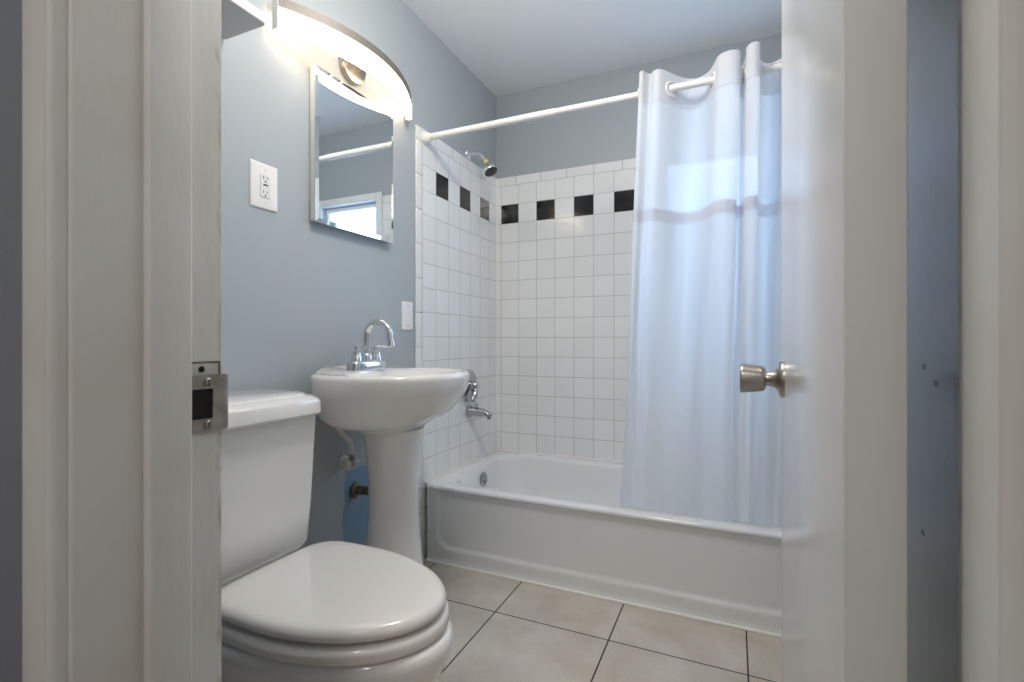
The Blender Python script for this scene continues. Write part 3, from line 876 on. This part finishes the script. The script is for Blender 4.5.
bm = bmesh.new(); lathe(bm, [(.0, .0), (.0125, 0), (.013, .004), (.013, .018), (.010, .020), (0, .019)], e + Vector((-.001, 0, .008)), (.1, 0, -1), 18)
obj('aerator', bm, M['chrome'], sp_)
for s in (-1, 1):
    bm = bmesh.new()
    lathe(bm, [(.019, .028), (.0185, .046), (.0155, .050), (.0155, .064), (.0100, .068), (.0100, .083), (.009, .085), (0, .0855)], (0, s * .051, 0), (0, 0, 1), 22)
    hd = obj('handle', bm, M['chrome'], fau, smooth=45)
    bm = bmesh.new()
    tube(bm, [(-.030, s * .051 - s * .020, .079), (0, s * .051, .079), (.040, s * .051 + s * .026, .080)], [.0048, .0056, .0042], 12)
    obj('lever', bm, M['chrome'], hd)

# plumbing under the sink
hose = thing('supply_hose', 'grey braided supply hose under the sink basin', 'supply hose', (.05, -1.243, .638))
bm = bmesh.new()
tube(bm, catmull([(.025, -.112, .095), (.020, -.098, .055), (.014, -.072, .022), (.0, -.022, -.012), (-.008, .0, -.048), (-.008, .0, -.075)], 8), .0082, 12)
obj('braided_tube', bm, M['braid'], hose)
bm = bmesh.new(); lathe(bm, [(.009, 0), (.009, .016), (.006, .018)], (-.008, 0, -.082), (0, 0, 1), 6); obj('coupling_nut', bm, M['steel'], hose, smooth=20)
sv2 = thing('stop_valve', 'grey painted water shutoff valve on the wall beside the pedestal', 'shutoff valve', (.0, -1.238, .545))
bm = bmesh.new()
lathe(bm, [(.022, 0), (.022, .003), (.010, .006), (.010, .03), (.014, .032), (.014, .056), (.010, .058), (0, .058)], (0, 0, 0), (1, 0, 0), 18)
lathe(bm, [(.009, 0), (.009, .014), (0, .014)], (.042, 0, .010), (0, 0, 1), 12)
obj('valve_body', bm, M['dirty'], sv2)
bm = bmesh.new()
tube(bm, [(.044, -.012, 0), (.044, -.032, 0)], .006, 10)
lathe(bm, [(0, 0), (.017, 0), (.021, .004), (.021, .010), (.017, .014), (0, .015)], (.044, -.032, 0), (0, -1, 0), 8)
obj('valve_handle', bm, M['dirty'], sv2, smooth=20)
bm = bmesh.new(); tube(bm, [(.044, .012, 0), (.044, .030, .0)], [.011, .009], 10)
obj('valve_outlet', bm, M['dirty'], sv2)
dp = thing('drain_pipe', 'tarnished drain stub from the wall behind the pedestal', 'drain pipe', (0, -1.180, .425))
bm = bmesh.new(); lathe(bm, [(0, 0), (.030, 0), (.030, .003), (.024, .007), (.016, .009), (.016, .06), (.021, .061), (.021, .078), (.016, .080), (.0155, .12), (0, .12)], (0, 0, 0), (1, .25, 0), 16)
obj('pipe', bm, M['rust'], dp)
bm = bmesh.new(); lathe(bm, [(.0165, 0), (.0225, .003), (.0225, .016), (.0165, .019)], (.052, .013, 0), (1, .25, 0), 8)
obj('slip_nut', bm, M['rust'], dp, smooth=20)

# ------------------------------------------------------------------ mirror cabinet
MY0, MY1, MZ0, MZ1, MX = -1.396, -.993, 1.361, 1.873, .030
mc = thing('mirror_cabinet', 'rectangular medicine cabinet with mirror front on the wall above the sink', 'mirror', (0, (MY0 + MY1) / 2, MZ0))
myc = (MY0 + MY1) / 2
bm = bmesh.new()
box(bm, .0005, MX - .006, MY0 - myc, MY1 - myc, .004, MZ1 - MZ0 - .004, bevel=.004, seg=3)
obj('cabinet_body', bm, M['cabinet'], mc)
bm = bmesh.new()
hy, hz = (MY1 - MY0) / 2, (MZ1 - MZ0) / 2
def mr(y, z, x): return [(x, -y, hz - z), (x, y, hz - z), (x, y, hz + z), (x, -y, hz + z)]
loft(bm, [mr(hy, hz, MX - .006), mr(hy, hz, MX - .0025), mr(hy - .014, hz - .014, MX)])
obj('mirror_glass', bm, M['mirror'], mc, smooth=2)

# ------------------------------------------------------------------ vanity light
VY, VZ = -1.222, 1.938
vl = thing('vanity_light', 'lit bowed bar vanity light with nickel band above the mirror', 'wall light', (0, VY, VZ))
HL = .330
def bow(t): return .040 + .100 * (1 - t * t)
def arc(za, zb, d0, d1, n=40):
    bm = bmesh.new(); rings = []
    for i in range(n + 1):
        t = -1 + 2 * i / n
        y = HL * t; x = bow(t)
        nrm = Vector((1, .2 * t / HL * 1.0, 0)).normalized()
        a = Vector((x, y, 0)) + nrm * d0; b_ = Vector((x, y, 0)) + nrm * d1
        rings.append([(a.x, a.y, za), (b_.x, b_.y, za), (b_.x, b_.y, zb), (a.x, a.y, zb)])
    return loft(bm, rings)
obj('diffuser', arc(-.043, .022, -.020, .0), M['diffuser'], vl, smooth=30)
nb = obj('metal_band', arc(.022, .050, -.024, .003), M['band'], vl, smooth=30)
bm = bmesh.new()
lathe(bm, [(0, 0), (.060, 0), (.060, .016), (.057, .021), (.050, .023), (0, .023)], (0, .018, .024), (1, 0, 0), 40)
obj('backplate', bm, M['nickel'], vl)
for s in (-1, 1):
    bm = bmesh.new(); box(bm, .018, .125, s * .026 + .012, s * .026 + .024, .026, .040, bevel=.002)
    obj('bracket_arm', bm, M['nickel'], vl)
for s in (-1, 1):
    bm = bmesh.new(); box(bm, .020, .044, s * (HL + .0012) - .001, s * (HL + .0012) + .001, -.043, .050, bevel=.0005)
    obj('end_cap', bm, M['plastic'], vl)

# ------------------------------------------------------------------ outlet, switch plate, shelf
ol = thing('electrical_outlet', 'white oversized ground fault outlet plate on the wall left of the mirror', 'outlet', (0, -1.567, 1.428))
PH, PW = .0670, .0470
bm = bmesh.new()
def pl(hy, hz, x): return [(x, p[0], p[1]) for p in rrect(0, 0, hy, hz, .004, 4)]
loft(bm, [pl(PW, PH, .0003), pl(PW, PH, .0025), pl(PW - .003, PH - .003, .0055), pl(PW - .008, PH - .008, .0065)])
obj('plate', bm, M['plastic'], ol, smooth=30)
bm = bmesh.new(); loft(bm, [pl(.0168, .0335, .006), pl(.0168, .0335, .0085), pl(.016, .0327, .0092)])
rc = obj('receptacle', bm, M['plastic2'], ol, smooth=30)
for s in (1, -1):
    obj('blade_slot', boxbm(.0090, .0095, -.0080, -.0058, s * .021 - .001, s * .021 + .0075), M['slot'], rc, smooth=0)
    obj('blade_slot', boxbm(.0090, .0095, .0052, .0070, s * .021 - .000, s * .021 + .0065), M['slot'], rc, smooth=0)
    bm = bmesh.new(); lathe(bm, [(0, .0090), (.0028, .0090), (.0028, .0095), (0, .0095)], (0, 0, s * .021 - .0075), (1, 0, 0), 12)
    obj('ground_slot', bm, M['slot'], rc, smooth=0)
bm = bmesh.new(); box(bm, .009, .0102, -.0075, .0075, .001, .0055, bevel=.0005); obj('test_button', bm, M['slot'], rc, smooth=0)
bm = bmesh.new(); box(bm, .009, .0102, -.0075, .0075, -.0055, -.001, bevel=.0005); o = obj('reset_button', bm, M['plastic'], rc, smooth=0)
for s in (1, -1):
    bm = bmesh.new(); lathe(bm, [(0, .006), (.003, .006), (.0032, .0072), (0, .0078)], (0, 0, s * .0485), (1, 0, 0), 12)
    obj('screw', bm, M['plastic2'], ol)

bpz = thing('blank_plate', 'narrow blank white wall plate beside the tile edge', 'wall plate', (0, -.866, 1.079))
bm = bmesh.new()
loft(bm, [pl(.038, .060, .0003), pl(.038, .060, .0025), pl(.0355, .0575, .0052), pl(.031, .053, .006)])
obj('plate', bm, M['plastic'], bpz, smooth=30)
for s in (1, -1):
    bm = bmesh.new(); lathe(bm, [(0, .0055), (.003, .0055), (.0032, .0068), (0, .0074)], (0, 0, s * .043), (1, 0, 0), 12)
    obj('screw', bm, M['steel'], bpz)

shf = thing('wall_shelf', 'white wall shelf with rounded corner above the toilet', 'shelf', (0, -1.86, 1.79))
bm = bmesh.new()
def sr(g, z): return [(p[0], p[1], z) for p in rrect(.083, 0, .082 + g, .170 + g, .012 + g, 6)]
loft(bm, [sr(-.002, 0), sr(0, .002), sr(0, .026), sr(-.002, .028)])
obj('board', bm, M['shelf'], shf, smooth=40)
for s in (-1, 1):
    obj('bracket', boxbm(.0005, .06, s * .10 - .008, s * .10 + .008, -.03, .0, bevel=.003), M['shelf'], shf)
